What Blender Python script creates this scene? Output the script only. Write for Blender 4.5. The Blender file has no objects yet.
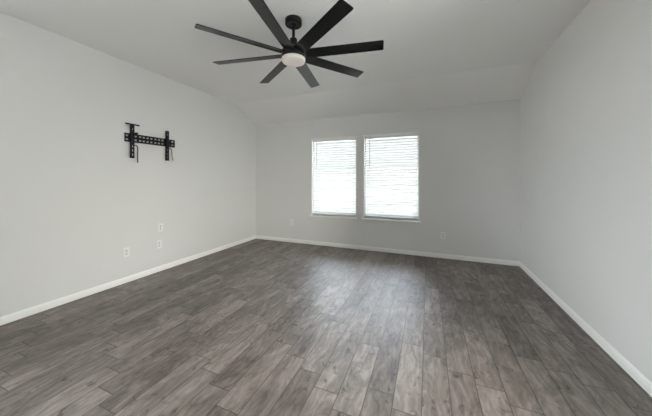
import bpy, bmesh, math, random
from mathutils import Vector, Matrix

# ------------------------------------------------------------------ constants (metres)
CAM_H = 1.257
XL, XR = -3.437, 1.247          # side walls
YB, YR = 4.484, -0.70           # window wall, rear wall
ZW, ZC = 2.438, 2.713            # wall height at the windows, flat ceiling height
YK = 3.850                      # where the ceiling starts to slope down
WT = 0.14                       # wall thickness
SKEW = 0.0133                   # the right wall runs very slightly inwards towards the camera
sc = bpy.context.scene
COL = sc.collection

# ------------------------------------------------------------------ camera
cam = bpy.data.cameras.new('camera')
cam_o = bpy.data.objects.new('camera', cam); COL.objects.link(cam_o)
cam.sensor_fit = 'HORIZONTAL'; cam.sensor_width = 36.0
cam.lens = 36.0 * 253.0 / 652.0
cam.shift_y = -(208.0 - 180.0) / 652.0
cam.clip_start = 0.02
cam_o.location = (0, 0, CAM_H)
cam_o.rotation_euler = (math.radians(90), 0, math.radians(21.96))
sc.camera = cam_o

# ------------------------------------------------------------------ sky
SKY_N = (0.90, 1.0, 1.16)        # towards the blinds
SKY_E = (1.0, 0.95, 0.88)      # right of the house
SKY_W = (0.97, 1.0, 1.02)      # left of the house
S_N, S_H, S_E, S_W = 15.5, 1.08, 23.0, 30.0   # sky over the yard (high, horizon), right, left
world = bpy.data.worlds.new('daylight'); sc.world = world
world.use_nodes = True
nt = world.node_tree; nt.nodes.clear()
o_ = nt.nodes.new('ShaderNodeOutputWorld'); bg = nt.nodes.new('ShaderNodeBackground')
tc = nt.nodes.new('ShaderNodeTexCoord'); sp = nt.nodes.new('ShaderNodeSeparateXYZ')
rm = nt.nodes.new('ShaderNodeMapRange'); rm.inputs[1].default_value = -0.1; rm.inputs[2].default_value = 0.4
mx = nt.nodes.new('ShaderNodeMix'); mx.data_type = 'RGBA'
ew = nt.nodes.new('ShaderNodeMix'); ew.data_type = 'RGBA'
re_ = nt.nodes.new('ShaderNodeMapRange'); re_.inputs[1].default_value = -0.4; re_.inputs[2].default_value = 0.4
ew.inputs[6].default_value = tuple(c * S_W for c in SKY_W) + (1,); ew.inputs[7].default_value = tuple(c * S_E for c in SKY_E) + (1,)
nt.links.new(sp.outputs[0], re_.inputs[0]); nt.links.new(re_.outputs[0], ew.inputs[0]); nt.links.new(ew.outputs[2], mx.inputs[6])
hz = nt.nodes.new('ShaderNodeMix'); hz.data_type = 'RGBA'          # the sky over the yard brightens upwards
rz = nt.nodes.new('ShaderNodeMapRange'); rz.inputs[1].default_value = 0.15; rz.inputs[2].default_value = 0.60
hz.inputs[6].default_value = (S_H * 0.97, S_H, S_H * 1.03) + (1,); hz.inputs[7].default_value = tuple(c * S_N for c in SKY_N) + (1,)
nt.links.new(sp.outputs[2], rz.inputs[0]); nt.links.new(rz.outputs[0], hz.inputs[0]); nt.links.new(hz.outputs[2], mx.inputs[7])
nt.links.new(tc.outputs['Generated'], sp.inputs[0]); nt.links.new(sp.outputs[1], rm.inputs[0])
nt.links.new(rm.outputs[0], mx.inputs[0]); nt.links.new(mx.outputs[2], bg.inputs[0])
bg.inputs[1].default_value = 1.0
nt.links.new(bg.outputs[0], o_.inputs[0])

# the sun stands behind the house and lights the yard beyond the blinds
sun = bpy.data.lights.new('sun', 'SUN'); sun.energy = 95.0; sun.angle = math.radians(0.6); sun.color = (1.0, 0.985, 0.96)
sun_o = bpy.data.objects.new('sun', sun); COL.objects.link(sun_o); sun_o.location = (0, -6, 10)
sun_o.rotation_euler = (math.radians(32), 0, 0)

# ------------------------------------------------------------------ exposure
vs = sc.view_settings
sc.display_settings.display_device = 'sRGB'
vs.view_transform = 'Standard'; vs.look = 'None'; vs.gamma = 1.0; vs.use_curve_mapping = False
vs.exposure = 0.0
sc.cycles.max_bounces = 16; sc.cycles.diffuse_bounces = 10; sc.cycles.glossy_bounces = 4
sc.cycles.transparent_max_bounces = 8
sc.cycles.use_denoising = True

WIN = [(-2.118, -1.208), (-1.082, -0.134)]     # openings in the window wall
WZ0, WZ1 = 0.576, 2.048
ADDED_WIN = [('right', 0.75, 2.00, 0.45, 2.15), ('left', -0.60, 0.50, 0.45, 2.15)]   # unseen side-wall openings, added beside the camera to light the room

def portal(name, cx, cy, cz, w, h, rx):
    l = bpy.data.lights.new(name, 'AREA'); l.shape = 'RECTANGLE'; l.size = w; l.size_y = h
    l.cycles.is_portal = True
    o = bpy.data.objects.new(name, l); o.location = (cx, cy, cz); o.rotation_euler = rx
    COL.objects.link(o)
for (a, b) in WIN:                                   # daylight entering through each window
    portal('window_daylight', (a + b) / 2, YB + WT + 0.02, (WZ0 + WZ1) / 2, b - a, WZ1 - WZ0, (math.radians(-90), 0, 0))
for side, a, b, c, d in ADDED_WIN:  # daylight through the side windows added out of view
    X_ = (XR + WT + 0.02 - SKEW * (YB - (a + b) / 2)) if side == 'right' else (XL - WT - 0.02)
    portal('added_window_daylight', X_, (a + b) / 2, (c + d) / 2, b - a, d - c, (math.radians(90), 0, math.radians(90 if side == 'right' else -90)))

# ------------------------------------------------------------------ materials
def new_mat(name):
    m = bpy.data.materials.new(name); m.use_nodes = True
    n = m.node_tree.nodes; n.clear()
    out = n.new('ShaderNodeOutputMaterial'); b = n.new('ShaderNodeBsdfPrincipled')
    m.node_tree.links.new(b.outputs[0], out.inputs[0])
    return m, m.node_tree, b, out

def plain(name, col, rough=0.5, bump=0.0, scale=200.0, metal=0.0, spec=0.5, coat=0.0):
    m, t, b, out = new_mat(name)
    b.inputs['Base Color'].default_value = (*col, 1); b.inputs['Roughness'].default_value = rough
    b.inputs['Metallic'].default_value = metal; b.inputs['Specular IOR Level'].default_value = spec
    b.inputs['Coat Weight'].default_value = coat
    g = t.nodes.new('ShaderNodeNewGeometry')
    nz = t.nodes.new('ShaderNodeTexNoise'); nz.inputs['Scale'].default_value = scale; nz.inputs['Detail'].default_value = 3
    t.links.new(g.outputs['Position'], nz.inputs['Vector'])
    if bump:
        bp = t.nodes.new('ShaderNodeBump'); bp.inputs['Strength'].default_value = bump; bp.inputs['Distance'].default_value = 0.002
        t.links.new(nz.outputs[0], bp.inputs['Height']); t.links.new(bp.outputs[0], b.inputs['Normal'])
    else:
        r = t.nodes.new('ShaderNodeMapRange'); r.inputs[3].default_value = rough * 0.92; r.inputs[4].default_value = min(1, rough * 1.08)
        t.links.new(nz.outputs[0], r.inputs[0]); t.links.new(r.outputs[0], b.inputs['Roughness'])
    return m

def wall_paint(name, col, rough, mottling=0.015):
    """orange-peel wall paint with very faint roller mottling"""
    m, t, b, out = new_mat(name)
    g = t.nodes.new('ShaderNodeNewGeometry')
    big = t.nodes.new('ShaderNodeTexNoise'); big.inputs['Scale'].default_value = 3.0; big.inputs['Detail'].default_value = 4
    fine = t.nodes.new('ShaderNodeTexNoise'); fine.inputs['Scale'].default_value = 130.0; fine.inputs['Detail'].default_value = 2
    t.links.new(g.outputs['Position'], big.inputs[0]); t.links.new(g.outputs['Position'], fine.inputs[0])
    mr = t.nodes.new('ShaderNodeMapRange'); mr.inputs[3].default_value = 1 - mottling; mr.inputs[4].default_value = 1 + mottling
    t.links.new(big.outputs[0], mr.inputs[0])
    v = t.nodes.new('ShaderNodeVectorMath'); v.operation = 'SCALE'; v.inputs[0].default_value = col
    t.links.new(mr.outputs[0], v.inputs['Scale']); t.links.new(v.outputs[0], b.inputs['Base Color'])
    bp = t.nodes.new('ShaderNodeBump'); bp.inputs['Strength'].default_value = 0.12; bp.inputs['Distance'].default_value = 0.002
    t.links.new(fine.outputs[0], bp.inputs['Height']); t.links.new(bp.outputs[0], b.inputs['Normal'])
    b.inputs['Roughness'].default_value = rough; b.inputs['Specular IOR Level'].default_value = 0.35
    return m

def wood_tile():
    """6 x 24 inch grey wood-look tiles running from the camera to the window wall"""
    m, t, b, out = new_mat('grey_wood_look_tile')
    N, L = t.nodes, t.links
    def val(x):
        return x
    def M(op, a, bb=None, c=None):
        n = N.new('ShaderNodeMath'); n.operation = op
        for i, x in enumerate((a, bb, c)):
            if x is None: continue
            if isinstance(x, (int, float)): n.inputs[i].default_value = x
            else: L.new(x, n.inputs[i])
        return n.outputs[0]
    def V(x, y, z=0.0):
        n = N.new('ShaderNodeCombineXYZ')
        for i, q in enumerate((x, y, z)):
            if isinstance(q, (int, float)): n.inputs[i].default_value = q
            else: L.new(q, n.inputs[i])
        return n.outputs[0]
    def noise(vec, scale, detail=4, rough=0.55, dist=0.0):
        n = N.new('ShaderNodeTexNoise'); n.inputs['Scale'].default_value = scale; n.inputs['Detail'].default_value = detail
        n.inputs['Roughness'].default_value = rough; n.inputs['Distortion'].default_value = dist
        L.new(vec, n.inputs['Vector']); return n.outputs[0]
    def ramp(x, stops):
        n = N.new('ShaderNodeValToRGB'); L.new(x, n.inputs[0]); e = n.color_ramp.elements
        e[0].position, e[0].color = stops[0][0], (*stops[0][1], 1); e[1].position, e[1].color = stops[-1][0], (*stops[-1][1], 1)
        for p, c in stops[1:-1]:
            q = e.new(p); q.color = (*c, 1)
        return n.outputs[0]
    g = N.new('ShaderNodeNewGeometry'); s = N.new('ShaderNodeSeparateXYZ'); L.new(g.outputs['Position'], s.inputs[0])
    x, y = s.outputs[0], s.outputs[1]
    W_, L_ = 0.1524, 0.61
    u = M('DIVIDE', M('ADD', x, 0.033), W_); col = M('FLOOR', u); fu = M('FRACT', u)
    off = M('ADD', M('MULTIPLY', col, -0.15), M('MULTIPLY', M('GREATER_THAN', col, -2.5), 0.5))
    wn1 = N.new('ShaderNodeTexWhiteNoise'); wn1.noise_dimensions = '1D'; L.new(col, wn1.inputs['W'])
    off = M('ADD', off, M('MULTIPLY', wn1.outputs[0], 0.06))
    v = M('SUBTRACT', M('DIVIDE', y, L_), M('ADD', off, -0.32)); row = M('FLOOR', v); fv = M('FRACT', v)
    wn = N.new('ShaderNodeTexWhiteNoise'); wn.noise_dimensions = '2D'; L.new(V(col, row), wn.inputs['Vector'])
    rnd = wn.outputs['Value']; rs = N.new('ShaderNodeSeparateColor'); L.new(wn.outputs['Color'], rs.inputs[0])
    r1, r2 = rs.outputs[0], rs.outputs[1]
    # grain coordinates, different on every tile
    gx = M('ADD', M('MULTIPLY', x, 1.0), M('MULTIPLY', r1, 37.0)); gy = M('ADD', M('MULTIPLY', y, 0.20), M('MULTIPLY', r2, 19.0))
    gv = V(gx, gy, M('MULTIPLY', rnd, 11.0))
    fine = noise(gv, 70.0, 6, 0.72, 1.5)                   # fine streaks
    broad = noise(V(gx, M('MULTIPLY', gy, 1.9), r2), 7.0, 7, 0.66, 1.8)  # weathered patches
    # cathedral figure: warped rings
    wv = N.new('ShaderNodeTexWave'); wv.wave_type = 'BANDS'; wv.bands_direction = 'X'
    wv.inputs['Scale'].default_value = 7.0; wv.inputs['Distortion'].default_value = 14.0
    wv.inputs['Detail'].default_value = 3.0; wv.inputs['Detail Scale'].default_value = 1.1; wv.inputs['Detail Roughness'].default_value = 0.6
    L.new(V(gx, M('MULTIPLY', gy, 2.2), r1), wv.inputs['Vector'])
    knots = noise(V(gx, M('MULTIPLY', gy, 4.0), rnd), 13.0, 2, 0.5, 1.5)
    tone = M('ADD', M('MULTIPLY', rnd, 0.22), M('ADD', M('MULTIPLY', broad, 1.05), -0.15))
    tone = M('ADD', tone, M('MULTIPLY', M('SUBTRACT', fine, 0.5), 0.26))
    tone = M('ADD', tone, M('MULTIPLY', M('SUBTRACT', wv.outputs[1], 0.5), 0.10))
    kn = M('MULTIPLY', M('MAXIMUM', M('SUBTRACT', knots, 0.62), 0.0), 2.2)
    tone = M('SUBTRACT', tone, kn)
    base = ramp(tone, [(0.12, (0.045, 0.033, 0.027)), (0.30, (0.090, 0.072, 0.062)), (0.52, (0.172, 0.145, 0.128)), (0.85, (0.33, 0.288, 0.262))])
    # grout lines
    eu = M('MULTIPLY', M('MINIMUM', fu, M('SUBTRACT', 1.0, fu)), W_); ev = M('MULTIPLY', M('MINIMUM', fv, M('SUBTRACT', 1.0, fv)), L_)
    e = M('MINIMUM', eu, ev)
    mr = N.new('ShaderNodeMapRange'); mr.inputs[1].default_value = 0.0015; mr.inputs[2].default_value = 0.0030
    mr.inputs[3].default_value = 1.0; mr.inputs[4].default_value = 0.0; L.new(e, mr.inputs[0])
    mx = N.new('ShaderNodeMix'); mx.data_type = 'RGBA'; L.new(mr.outputs[0], mx.inputs[0]); L.new(base, mx.inputs[6])
    mx.inputs[7].default_value = (0.045, 0.038, 0.034, 1)
    L.new(mx.outputs[2], b.inputs['Base Color'])
    rr = N.new('ShaderNodeMapRange'); rr.inputs[3].default_value = 0.36; rr.inputs[4].default_value = 0.50; L.new(fine, rr.inputs[0])
    L.new(rr.outputs[0], b.inputs['Roughness']); b.inputs['Specular IOR Level'].default_value = 0.5
    hgt = M('SUBTRACT', M('MULTIPLY', fine, 0.25), mr.outputs[0])
    bp = N.new('ShaderNodeBump'); bp.inputs['Strength'].default_value = 0.25; bp.inputs['Distance'].default_value = 0.0015
    L.new(hgt, bp.inputs['Height']); L.new(bp.outputs[0], b.inputs['Normal'])
    return m

def glass_mat():
    m = bpy.data.materials.new('window_glass'); m.use_nodes = True
    t = m.node_tree; t.nodes.clear()
    out = t.nodes.new('ShaderNodeOutputMaterial'); mix = t.nodes.new('ShaderNodeMixShader')
    fr = t.nodes.new('ShaderNodeFresnel'); fr.inputs[0].default_value = 1.35
    tr = t.nodes.new('ShaderNodeBsdfTransparent'); tr.inputs[0].default_value = (0.96, 0.98, 0.97, 1)
    gl = t.nodes.new('ShaderNodeBsdfGlossy'); gl.inputs['Roughness'].default_value = 0.02
    t.links.new(fr.outputs[0], mix.inputs[0]); t.links.new(tr.outputs[0], mix.inputs[1]); t.links.new(gl.outputs[0], mix.inputs[2])
    t.links.new(mix.outputs[0], out.inputs[0]); return m

def slat_mat():
    m = bpy.data.materials.new('white_blind_vinyl'); m.use_nodes = True
    t = m.node_tree; t.nodes.clear()
    out = t.nodes.new('ShaderNodeOutputMaterial'); mix = t.nodes.new('ShaderNodeMixShader'); mix.inputs[0].default_value = 0.14
    b = t.nodes.new('ShaderNodeBsdfPrincipled'); b.inputs['Base Color'].default_value = (0.88, 0.88, 0.87, 1); b.inputs['Roughness'].default_value = 0.4
    tl = t.nodes.new('ShaderNodeBsdfTranslucent'); tl.inputs[0].default_value = (0.86, 0.88, 0.90, 1)
    t.links.new(b.outputs[0], mix.inputs[1]); t.links.new(tl.outputs[0], mix.inputs[2]); t.links.new(mix.outputs[0], out.inputs[0])
    return m

M_WALL = wall_paint('pale_grey_wall_paint', (0.75, 0.745, 0.74), 0.62)
M_CEIL = wall_paint('white_ceiling_paint', (0.86, 0.855, 0.85), 0.8, 0.01)
M_TRIM = plain('white_trim_paint', (0.91, 0.91, 0.895), 0.35, bump=0.03, scale=40)
M_FLOOR = wood_tile()
M_YARD = plain('grey_bounce_ground', (0.19, 0.186, 0.18), 0.9, bump=0.1, scale=20)  # ground by the side walls, toned for bounce onto the ceiling
M_BOUNCE = plain('pale_bounce_ground', (0.43, 0.435, 0.44), 0.95, bump=0.3, scale=60)  # ground beyond the blinds, toned for light bounced through the slats
M_FENCE = plain('dark_added_fence', (0.019, 0.0175, 0.0175), 0.9)  # added fence, kept near black so the slat lines show
M_GLASS = glass_mat()
M_SLAT = slat_mat()
M_BLACK = plain('satin_black_blade', (0.004, 0.0055, 0.006), 0.20, spec=0.35, scale=60)
M_BLACKM = plain('black_fan_metal', (0.006, 0.006, 0.007), 0.35, spec=0.25, scale=60)
M_STEEL = plain('black_powder_coated_steel', (0.010, 0.011, 0.016), 0.45, spec=0.3, bump=0.05, scale=900)
M_CORD = plain('dark_pull_cord', (0.03, 0.03, 0.035), 0.7)
M_CORDG = plain('grey_pull_cord', (0.16, 0.16, 0.17), 0.7)
M_LENS = plain('frosted_white_lens', (0.86, 0.80, 0.76), 0.35)
M_PLATE = plain('white_plastic_plate', (0.86, 0.86, 0.85), 0.3)
M_SLOT = plain('dark_socket_slot', (0.05, 0.05, 0.05), 0.6)
M_SOCK = plain('off_white_socket_face', (0.74, 0.74, 0.73), 0.4)
M_VINYL = plain('white_window_vinyl', (0.80, 0.82, 0.83), 0.35)
M_WAND = plain('grey_clear_wand', (0.40, 0.42, 0.43), 0.25)

# ------------------------------------------------------------------ mesh helpers
def box(bm, x0, x1, y0, y1, z0, z1, mat=None):
    vs_ = [bm.verts.new(Vector(p)) for p in ((x0,y0,z0),(x1,y0,z0),(x1,y1,z0),(x0,y1,z0),(x0,y0,z1),(x1,y0,z1),(x1,y1,z1),(x0,y1,z1))]
    if mat is not None:
        for v in vs_: v.co = mat @ v.co
    for f in ((0,3,2,1),(4,5,6,7),(0,1,5,4),(1,2,6,5),(2,3,7,6),(3,0,4,7)):
        bm.faces.new([vs_[i] for i in f])
    return vs_

def prism(bm, pts, axis, a, b):
    """extrude a closed 2-D outline along an axis ('x': pts are (y,z); 'y': (x,z); 'z': (x,y))"""
    def P(p, q): return {'x': (q, p[0], p[1]), 'y': (p[0], q, p[1]), 'z': (p[0], p[1], q)}[axis]
    A = [bm.verts.new(P(p, a)) for p in pts]; B = [bm.verts.new(P(p, b)) for p in pts]
    n = len(pts)
    bm.faces.new(A); bm.faces.new(B[::-1])
    for i in range(n):
        bm.faces.new((A[i], B[i], B[(i + 1) % n], A[(i + 1) % n]))

def lathe(bm, prof, n=48, cx=0, cy=0):
    """revolve (radius, z) about the vertical"""
    rings = []
    for r, z in prof:
        if r < 1e-6: rings.append([bm.verts.new((cx, cy, z))])
        else: rings.append([bm.verts.new((cx + r * math.cos(2*math.pi*k/n), cy + r * math.sin(2*math.pi*k/n), z)) for k in range(n)])
    for a, b in zip(rings, rings[1:]):
        for k in range(n):
            j = (k + 1) % n
            if len(a) == 1 and len(b) == 1: continue
            if len(a) == 1: bm.faces.new((a[0], b[k], b[j]))
            elif len(b) == 1: bm.faces.new((a[k], a[j], b[0]))
            else: bm.faces.new((a[k], a[j], b[j], b[k]))

def tube(bm, pts, r, n=8):
    pts = [Vector(p) for p in pts]; rings = []
    for i, p in enumerate(pts):
        d = (pts[min(i+1, len(pts)-1)] - pts[max(i-1, 0)]).normalized()
        a = d.orthogonal().normalized(); b = d.cross(a)
        if rings:                                             # keep the frame from twisting
            pa = (rings[-1][0].co - pts[i-1]); a = (pa - d * pa.dot(d)).normalized(); b = d.cross(a)
        rings.append([bm.verts.new(p + a * r * math.cos(2*math.pi*k/n) + b * r * math.sin(2*math.pi*k/n)) for k in range(n)])
    for A, B in zip(rings, rings[1:]):
        for k in range(n): bm.faces.new((A[k], A[(k+1) % n], B[(k+1) % n], B[k]))
    bm.faces.new(rings[0][::-1]); bm.faces.new(rings[-1])

def smooth_path(ctrl, n=6):
    out = []
    c = [Vector(p) for p in ctrl]
    for i in range(len(c) - 1):
        p0, p1, p2, p3 = c[max(i-1,0)], c[i], c[i+1], c[min(i+2, len(c)-1)]
        for k in range(n):
            t = k / n
            out.append(0.5 * ((2*p1) + (p2-p0)*t + (2*p0-5*p1+4*p2-p3)*t*t + (3*p1-p0-3*p2+p3)*t**3))
    out.append(c[-1]); return out

def skew(bm):
    for v in bm.verts: v.co.x -= (YB - v.co.y) * SKEW
    return bm

def obj(name, bm, mat, parent=None, bevel=0.0, smooth=False):
    bmesh.ops.recalc_face_normals(bm, faces=bm.faces[:])
    me = bpy.data.meshes.new(name); bm.to_mesh(me); bm.free()
    me.materials.append(mat)
    o = bpy.data.objects.new(name, me); COL.objects.link(o)
    if parent: o.parent = parent
    if smooth:
        for p in me.polygons: p.use_smooth = True
        e = o.modifiers.new('edges', 'EDGE_SPLIT'); e.split_angle = math.radians(35)
    if bevel:
        b = o.modifiers.new('bevel', 'BEVEL'); b.width = bevel; b.segments = 2; b.limit_method = 'ANGLE'
    return o

def struct(name, bm, mat, **k):
    o = obj(name, bm, mat, **k); o['kind'] = 'structure'; return o

def empty(name, loc, label=None, cat=None, group=None, kind=None, rot=(0, 0, 0)):
    o = bpy.data.objects.new(name, None); COL.objects.link(o); o.location = loc; o.rotation_euler = rot
    o.empty_display_size = 0.1
    if label: o['label'] = label
    if cat: o['category'] = cat
    if group: o['group'] = group
    if kind: o['kind'] = kind
    return o

B = bmesh.new

# ------------------------------------------------------------------ room shell
bm = B(); box(bm, XL - WT, XR + WT, YR - WT, YB + WT, -0.10, 0.0); struct('floor', bm, M_FLOOR)

ROOF = [(YR - WT, ZC), (YK, ZC), (YB, ZW), (YB + WT, ZW), (YB + WT, ZC + 0.12), (YR - WT, ZC + 0.12)]
bm = B(); prism(bm, ROOF, 'x', XL - WT, XR + WT); struct('ceiling', bm, M_CEIL)

for side, a, b, c, d in ADDED_WIN:
    x0, x1 = (XR, XR + WT) if side == 'right' else (XL - WT, XL)
    bm = B()
    prism(bm, [(b, 0), (YB, 0), (YB, ZW), (YK, ZC), (b, ZC)], 'x', x0, x1)
    box(bm, x0, x1, YR, a, 0, ZC); box(bm, x0, x1, a, b, 0, c); box(bm, x0, x1, a, b, d, ZC)
    struct('wall_' + side, skew(bm) if side == 'right' else bm, M_WALL)

bm = B()
xs = [XL - WT, WIN[0][0], WIN[0][1], WIN[1][0], WIN[1][1], XR + WT]
for i in range(5):
    if i in (1, 3):
        box(bm, xs[i], xs[i+1], YB, YB + WT, 0, WZ0); box(bm, xs[i], xs[i+1], YB, YB + WT, WZ1, ZW)
    else:
        box(bm, xs[i], xs[i+1], YB, YB + WT, 0, ZW)
struct('wall_back', bm, M_WALL)

bm = B(); box(bm, XL - WT, XR + WT, YR - WT, YR, 0, ZC); struct('wall_rear', bm, M_WALL)

def rel(bm, o):                                    # bring world-built geometry into the frame of its parent
    for v in bm.verts: v.co -= Vector(o.location)
    return bm

# windows added in the side walls, out of view, to brighten the room
for i, (side, a, b, c, d) in enumerate(ADDED_WIN):
    xi = XR if side == 'right' else XL
    sg = 1 if side == 'right' else -1
    w = empty('window_%d' % (i + 3), (xi, (a + b) / 2, c), kind='structure')
    rl = (lambda m, o: rel(skew(m), o)) if side == 'right' else rel
    def bx(bm, t0, t1, *r): box(bm, min(xi + sg*t0, xi + sg*t1), max(xi + sg*t0, xi + sg*t1), *r)
    bm = B()
    for (p, q) in ((a, a + 0.04), (b - 0.04, b), ((a + b)/2 - 0.03, (a + b)/2 + 0.03)): bx(bm, 0.07, 0.12, p, q, c, d)
    bx(bm, 0.07, 0.12, a, b, c, c + 0.04); bx(bm, 0.07, 0.12, a, b, d - 0.04, d)
    obj('window_frame', rl(bm, w), M_VINYL, w)
    bm = B(); bx(bm, 0.092, 0.097, a + 0.03, b - 0.03, c + 0.03, d - 0.03); obj('glass_pane', rl(bm, w), M_GLASS, w)
    bm = B(); bx(bm, -0.03, 0.07, a - 0.02, b + 0.02, c - 0.022, c); obj('window_sill', rl(bm, w), M_TRIM, w)

# baseboards: flat board, stepped and rounded top
BB = [(0, 0), (0.014, 0), (0.014, 0.040), (0.0115, 0.0425), (0.0115, 0.0465), (0.0135, 0.049), (0.0125, 0.056), (0.0085, 0.058), (0.008, 0.063), (0.003, 0.069), (0, 0.069)]
bm = B(); prism(bm, [(XL + t, z) for t, z in BB], 'y', YR, YB); struct('baseboard_left', bm, M_TRIM)
bm = B(); prism(bm, [(XR - t, z) for t, z in BB], 'y', YR, YB); struct('baseboard_right', skew(bm), M_TRIM)
bm = B(); prism(bm, [(YB - t, z) for t, z in BB], 'x', XL, XR); struct('baseboard_back', bm, M_TRIM)

# ground added outside, a step below the floor, toned for its bounced light
bm = B(); box(bm, -40, 40, -40, YB + WT, -0.32, -0.16); struct('ground', bm, M_YARD)
bm = B(); box(bm, -40, 40, YB + WT, 40, -0.32, -0.16); struct('ground_bounce', bm, M_BOUNCE)

bm = B()
for i in range(120):                                  # boarded fence added beyond the windows to darken the gaps between slats
    x = -9 + i * 0.15; box(bm, x, x + 0.142, 10.2, 10.22, -0.16, 1.72)
box(bm, -9, 9, 10.22, 10.26, 0.2, 0.29); box(bm, -9, 9, 10.22, 10.26, 1.35, 1.44)
struct('wall_added_fence', bm, M_FENCE)

# ------------------------------------------------------------------ windows and blinds
BLIND_LABEL = ['white slatted blind over the left window, on the side of the bracket wall',
               'white slatted blind over the right window, on the side of the bare right wall']
for wi, (a, b_) in enumerate(WIN):
    w = empty('window_%d' % (wi + 1), ((a + b_) / 2, YB, WZ0), kind='structure')
    # stool and apron under the opening
    bm = B(); box(bm, a - 0.028, b_ + 0.028, YB - 0.046, YB + 0.085, WZ0 - 0.026, WZ0); obj('window_sill', rel(bm, w), M_TRIM, w, bevel=0.010)
    bm = B(); box(bm, a - 0.012, b_ + 0.012, YB - 0.012, YB, WZ0 - 0.066, WZ0 - 0.026); obj('window_apron', rel(bm, w), M_WALL, w, bevel=0.003)
    # vinyl frame set deep in the opening, thin white jamb liner near the room side
    y0, y1 = YB + 0.072, YB + 0.130
    bm = B()
    box(bm, a, a + 0.038, y0, y1, WZ0, WZ1); box(bm, b_ - 0.038, b_, y0, y1, WZ0, WZ1)
    box(bm, a + 0.038, b_ - 0.038, y0, y1, WZ1 - 0.038, WZ1); box(bm, a + 0.038, b_ - 0.038, y0, y1, WZ0, WZ0 + 0.075)
    obj('window_frame', rel(bm, w), M_VINYL, w, bevel=0.002)
    bm = B(); box(bm, a + 0.038, b_ - 0.038, y0 + 0.012, y1 - 0.012, 1.471, 1.486); obj('meeting_rail', rel(bm, w), M_VINYL, w, bevel=0.002)
    bm = B()
    for (z0, z1, yy) in ((WZ0 + 0.075, 1.471, y0 + 0.022), (1.486, WZ1 - 0.038, y0 + 0.034)):
        box(bm, a + 0.038, b_ - 0.038, yy, yy + 0.004, z0, z1)
    obj('glass_pane', rel(bm, w), M_GLASS, w)
    bm = B()
    box(bm, a, a + 0.014, YB - 0.002, y0, WZ0, WZ1); box(bm, b_ - 0.014, b_, YB - 0.002, y0, WZ0, WZ1)
    box(bm, a + 0.014, b_ - 0.014, YB - 0.002, y0, WZ1 - 0.006, WZ1)
    obj('jamb_liner', rel(bm, w), M_TRIM, w)

    # the blind: valance, slats, ladder cords, bottom rail, wand
    t = empty('window_blind', ((a + b_) / 2, YB + 0.033, WZ0), BLIND_LABEL[wi], 'blind', 'white blinds on the two windows')
    xa, xb, yc = a + 0.018, b_ - 0.018, YB + 0.033
    bm = B(); box(bm, a + 0.016, b_ - 0.016, yc - 0.020, yc + 0.030, WZ1 - 0.052, WZ1 - 0.008); obj('headrail', rel(bm, t), M_VINYL, t, bevel=0.002)
    bm = B(); box(bm, a - 0.004, b_ + 0.008, YB - 0.024, YB - 0.004, WZ1 - 0.028, WZ1 + 0.012)
    for q in (a + 0.03, b_ - 0.03): box(bm, q - 0.008, q + 0.008, YB - 0.004, yc - 0.020, WZ1 - 0.026, WZ1 - 0.012)
    obj('valance', rel(bm, t), M_TRIM, t, bevel=0.004)
    bm = B(); pitch, zt, tilt = 0.0435, WZ1 - 0.085, math.radians(38)
    zb = WZ0 + 0.074
    n = int((zt - zb) / pitch)
    for k in range(n + 1):
        z = zt - k * pitch
        # shallow curved section, 50 mm deep
        top = [(-0.025 + 0.05 * i / 6, 0.0022 * (1 - ((i - 3) / 3) ** 2)) for i in range(7)]
        sec = top + [(p, q - 0.0026) for p, q in reversed(top)]
        sec = [(yc + p * math.cos(tilt) - q * math.sin(tilt), z + p * math.sin(tilt) + q * math.cos(tilt)) for p, q in sec]
        prism(bm, sec, 'x', xa, xb)
    obj('slats', rel(bm, t), M_SLAT, t)
    zl = zt - n * pitch
    for q in (xa + 0.10, xb - 0.10):
        bm = B()
        for s in (-0.0265, 0.0265): tube(bm, [(q, yc + s, WZ1 - 0.05), (q, yc + s, WZ0 + 0.033)], 0.0008, 6)
        for k in range(n + 1): tube(bm, [(q, yc - 0.0265, zt - k*pitch - 0.006), (q, yc + 0.0265, zt - k*pitch - 0.004)], 0.0006, 5)
        obj('ladder_cord', rel(bm, t), M_VINYL, t)
    bm = B(); box(bm, xa, xb, yc - 0.025, yc + 0.025, WZ0 + 0.022, WZ0 + 0.040); obj('bottom_rail', rel(bm, t), M_SLAT, t, bevel=0.003)
    wx = a + 0.118
    bm = B(); tube(bm, [(wx, YB - 0.004, WZ1 - 0.03), (wx, YB - 0.006, WZ1 - 0.06), (wx, YB - 0.002, 1.50)], 0.0045, 8); obj('tilt_wand', rel(bm, t), M_WAND, t)

# ------------------------------------------------------------------ ceiling fan
FX, FY, FZ = -1.1337, 2.0227, 2.3944
fan = empty('ceiling_fan', (FX, FY, ZC), 'black eight-blade ceiling fan with a round white light, hanging from the ceiling', 'ceiling fan')
def fo(name, bm, mat, **k):
    for v in bm.verts: v.co -= Vector((0, 0, ZC))
    return obj(name, bm, mat, fan, **k)
bm = B(); lathe(bm, [(0, ZC), (0.074, ZC), (0.076, ZC - 0.004), (0.076, ZC - 0.042), (0.073, ZC - 0.048), (0.052, ZC - 0.051), (0.048, ZC - 0.049), (0.028, ZC - 0.047), (0.026, ZC - 0.058), (0, ZC - 0.058)]); fo('canopy', bm, M_BLACKM, smooth=True)
bm = B(); lathe(bm, [(0, ZC - 0.06), (0.0135, ZC - 0.06), (0.0135, 2.5080), (0, 2.5080)], 24); fo('downrod', bm, M_BLACKM, smooth=True)
bm = B(); lathe(bm, [(0, 2.5418), (0.028, 2.5418), (0.034, 2.5351), (0.036, 2.4886), (0.044, 2.4673), (0.075, 2.4499), (0.098, 2.4383), (0.108, 2.4228), (0.110, 2.4132), (0.110, 2.3648), (0.106, 2.3590), (0, 2.3590)]); fo('motor_housing', bm, M_BLACKM, smooth=True)
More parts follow.
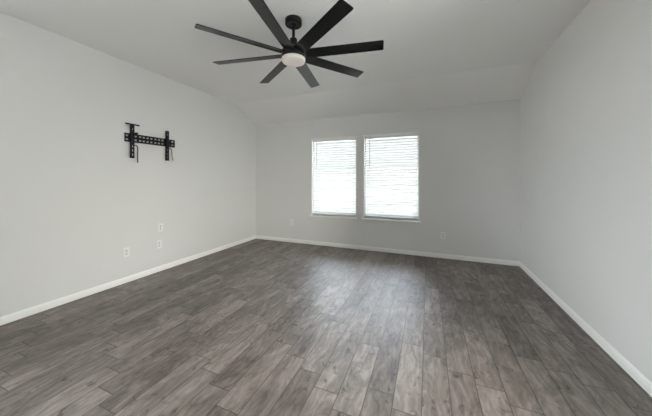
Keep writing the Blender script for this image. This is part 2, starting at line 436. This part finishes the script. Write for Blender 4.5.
bm = B(); lathe(bm, [(0, 2.3609), (0.104, 2.3609), (0.106, 2.3561), (0.106, 2.3396), (0.102, 2.3300), (0.090, 2.3242), (0.05, 2.3213), (0, 2.3203)]); fo('light_lens', bm, M_LENS, smooth=True)
def blade():
    bm = B(); R0, R1, hw, th = 0.097, 0.799, 0.056, 0.006
    # outline in plan: rounded corners at the tip
    out = [(R0, -hw * 0.92), (R0 + 0.05, -hw)]
    rc = 0.014
    for k in range(6):
        t = -math.pi/2 + k/5 * math.pi/2; out.append((R1 - rc + rc * math.cos(t), -hw + rc + rc * math.sin(t)))
    for k in range(6):
        t = k/5 * math.pi/2; out.append((R1 - rc + rc * math.cos(t), hw - rc + rc * math.sin(t)))
    out += [(R0 + 0.05, hw), (R0, hw * 0.92)]
    prism(bm, out, 'z', -th/2, th/2)
    return bm
PITCH, PH = 0.2281, 0.1731
b0 = None
for k in range(8):
    if b0 is None:
        bm = blade(); b0 = o = obj('blade', bm, M_BLACK, fan, bevel=0.002)
    else:
        o = b0.copy(); COL.objects.link(o); o.parent = fan
    o.matrix_local = Matrix.Translation((0, 0, FZ - ZC)) @ Matrix.Rotation(PH + k * math.pi/4, 4, 'Z') @ Matrix.Rotation(-PITCH, 4, 'X')

# ------------------------------------------------------------------ television wall bracket
tv = empty('television_bracket', (XL, 2.27, 1.78), 'black steel television wall bracket with two upright arms and pull cords on the left wall', 'wall bracket')
def to(name, bm, mat, **k):
    for v in bm.verts: v.co -= Vector((XL, 2.27, 1.78))
    return obj(name, bm, mat, tv, **k)
ZA, ZB = 1.732, 1.832
bm = B()
# face plate with two rows of slots (cells left open), folded lips on top and bottom
holes = [1.962, 2.064, 2.116, 2.161, 2.210, 2.259, 2.312, 2.361, 2.411, 2.497, 2.556]
ys = sorted([1.935, 2.595] + [h - 0.0135 for h in holes] + [h + 0.0135 for h in holes])
zs = [ZA, 1.749, 1.767, 1.796, 1.814, ZB]
X0, X1 = XL + 0.014, XL + 0.017
for i in range(len(ys) - 1):
    for j in range(5):
        mid = (ys[i] + ys[i+1]) / 2
        if j in (1, 3) and any(abs(mid - h) < 0.006 for h in holes): continue
        box(bm, X0, X1, ys[i], ys[i+1], zs[j], zs[j+1])
bmesh.ops.remove_doubles(bm, verts=bm.verts[:], dist=1e-5)
box(bm, XL + 0.004, X1, 1.935, 2.595, ZA - 0.003, ZA); box(bm, XL + 0.004, X1, 1.935, 2.595, ZB, ZB + 0.003)
for q in (1.985, 2.285, 2.545):
    box(bm, XL, X0, q - 0.012, q + 0.012, 1.774, 1.790)           # spacers to the studs
to('wall_rail', bm, M_STEEL)
for ya in (2.010, 2.464):
    bm = B(); x0, x1 = XL + 0.024, XL + 0.050
    hw = 0.019
    # channel: front web with slots, two side flanges
    zs2 = [1.528, 1.56, 1.585, 1.61, 1.635, 1.66, 1.685, 1.715, 1.85, 1.875, 1.90, 1.945]
    for j in range(len(zs2) - 1):
        if j in (1, 3, 5, 9):
            box(bm, x1 - 0.003, x1, ya - hw, ya - 0.006, zs2[j], zs2[j+1]); box(bm, x1 - 0.003, x1, ya + 0.006, ya + hw, zs2[j], zs2[j+1])
        else:
            box(bm, x1 - 0.003, x1, ya - hw, ya + hw, zs2[j], zs2[j+1])
    bmesh.ops.remove_doubles(bm, verts=bm.verts[:], dist=1e-5)
    for s in (-1, 1):
        y_ = ya + s * hw
        box(bm, x0, x1 - 0.003, min(y_, y_ - s*0.003), max(y_, y_ - s*0.003), 1.528, 1.945)
    # hook over the rail and latch under it
    box(bm, XL + 0.010, x0 + 0.004, ya - 0.014, ya + 0.014, ZB + 0.004, ZB + 0.016)
    box(bm, X1 + 0.001, x0 + 0.004, ya - 0.014, ya + 0.014, ZA - 0.030, ZA - 0.004)
    to('upright_arm', bm, M_STEEL)
bm = B(); box(bm, XL + 0.050, XL + 0.058, 1.930, 2.085, 1.934, 1.948); box(bm, XL + 0.028, XL + 0.058, 1.930, 2.085, 1.948, 1.951)
to('top_crossbar', bm, M_STEEL)
bm = B(); tube(bm, [(XL + 0.018, 2.060, 1.842), (XL + 0.05, 2.060, 1.842)], 0.012, 16); to('levelling_screw', bm, M_STEEL)
bm = B(); tube(bm, smooth_path([(XL+0.034, 1.998, 1.715), (XL+0.040, 2.022, 1.690), (XL+0.040, 2.056, 1.690), (XL+0.040, 2.072, 1.660), (XL+0.038, 2.073, 1.57), (XL+0.036, 2.076, 1.475)]), 0.0058); to('pull_cord', bm, M_CORD)
bm = B(); tube(bm, smooth_path([(XL+0.034, 2.462, 1.715), (XL+0.040, 2.490, 1.712), (XL+0.040, 2.520, 1.695), (XL+0.040, 2.532, 1.650), (XL+0.040, 2.534, 1.60), (XL+0.036, 2.556, 1.535)]), 0.0052); to('pull_cord', bm, M_CORDG)

# ------------------------------------------------------------------ wall plates
def wall_plate(loc, rot, label, kind, group=None):
    """built facing -Y, turned onto its wall"""
    t = empty('wall_outlet', loc, label, 'outlet', group, rot=(0, 0, rot))
    bm = B(); box(bm, -0.036, 0.036, -0.006, 0.0, -0.058, 0.058); obj('cover_plate', bm, M_PLATE, t, bevel=0.003)
    if kind == 'power':
        for s in (-0.0195, 0.0195):
            bm = B(); prism(bm, [(0.0165*math.cos(q) , s + 0.0145*math.sin(q)) for q in [2*math.pi*k/20 for k in range(20)]], 'y', -0.0085, -0.005)
            so = obj('socket', bm, M_SOCK, t)
            bm = B(); box(bm, -0.0075, -0.0050, -0.0092, -0.0080, s - 0.002, s + 0.007); box(bm, 0.0050, 0.0075, -0.0092, -0.0080, s - 0.001, s + 0.006)
            prism(bm, [(0.0026*math.cos(q), s - 0.008 + 0.0026*math.sin(q)) for q in [2*math.pi*k/12 for k in range(12)]], 'y', -0.0092, -0.0080)
            obj('slot', bm, M_SLOT, so)
        bm = B(); lathe(bm, [(0, 0.0), (0.0028, 0.0), (0.0028, 0.0015), (0, 0.0022)], 12)
        for v in bm.verts: v.co = Vector((v.co.x, -0.006 - v.co.z, v.co.y))
        obj('screw', bm, M_SOCK, t)
    else:
        for s in (-0.018, 0.018):
            bm = B(); box(bm, -0.010, 0.010, -0.0085, -0.005, s - 0.009, s + 0.009); j = obj('jack', bm, M_SOCK, t, bevel=0.001)
            bm = B(); box(bm, -0.006, 0.006, -0.0095, -0.0083, s - 0.005, s + 0.005); obj('jack_opening', bm, M_SLOT, j)
        for s in (-0.044, 0.044):
            bm = B(); lathe(bm, [(0, 0.0), (0.0028, 0.0), (0.0028, 0.0015), (0, 0.0022)], 12)
            for v in bm.verts: v.co = Vector((v.co.x, -0.006 - v.co.z, v.co.y + s))
            obj('screw', bm, M_SOCK, t)
    return t
RL = math.radians(90)
wall_plate((XL, 1.963, 0.370), RL, 'white wall outlet standing alone on the left wall, nearest the camera', 'power')
wall_plate((XL, 2.388, 0.600), RL, 'upper of the two small white wall plates stacked on the left wall below the bracket', 'data')
wall_plate((XL, 2.372, 0.372), RL, 'white wall outlet directly below another plate, low on the left wall', 'power')
wall_plate((-2.560, YB, 0.408), 0, 'wall outlet on the window wall, left of the left window', 'power')
wall_plate((0.224, YB, 0.362), 0, 'wall outlet on the window wall, right of the right window', 'power')
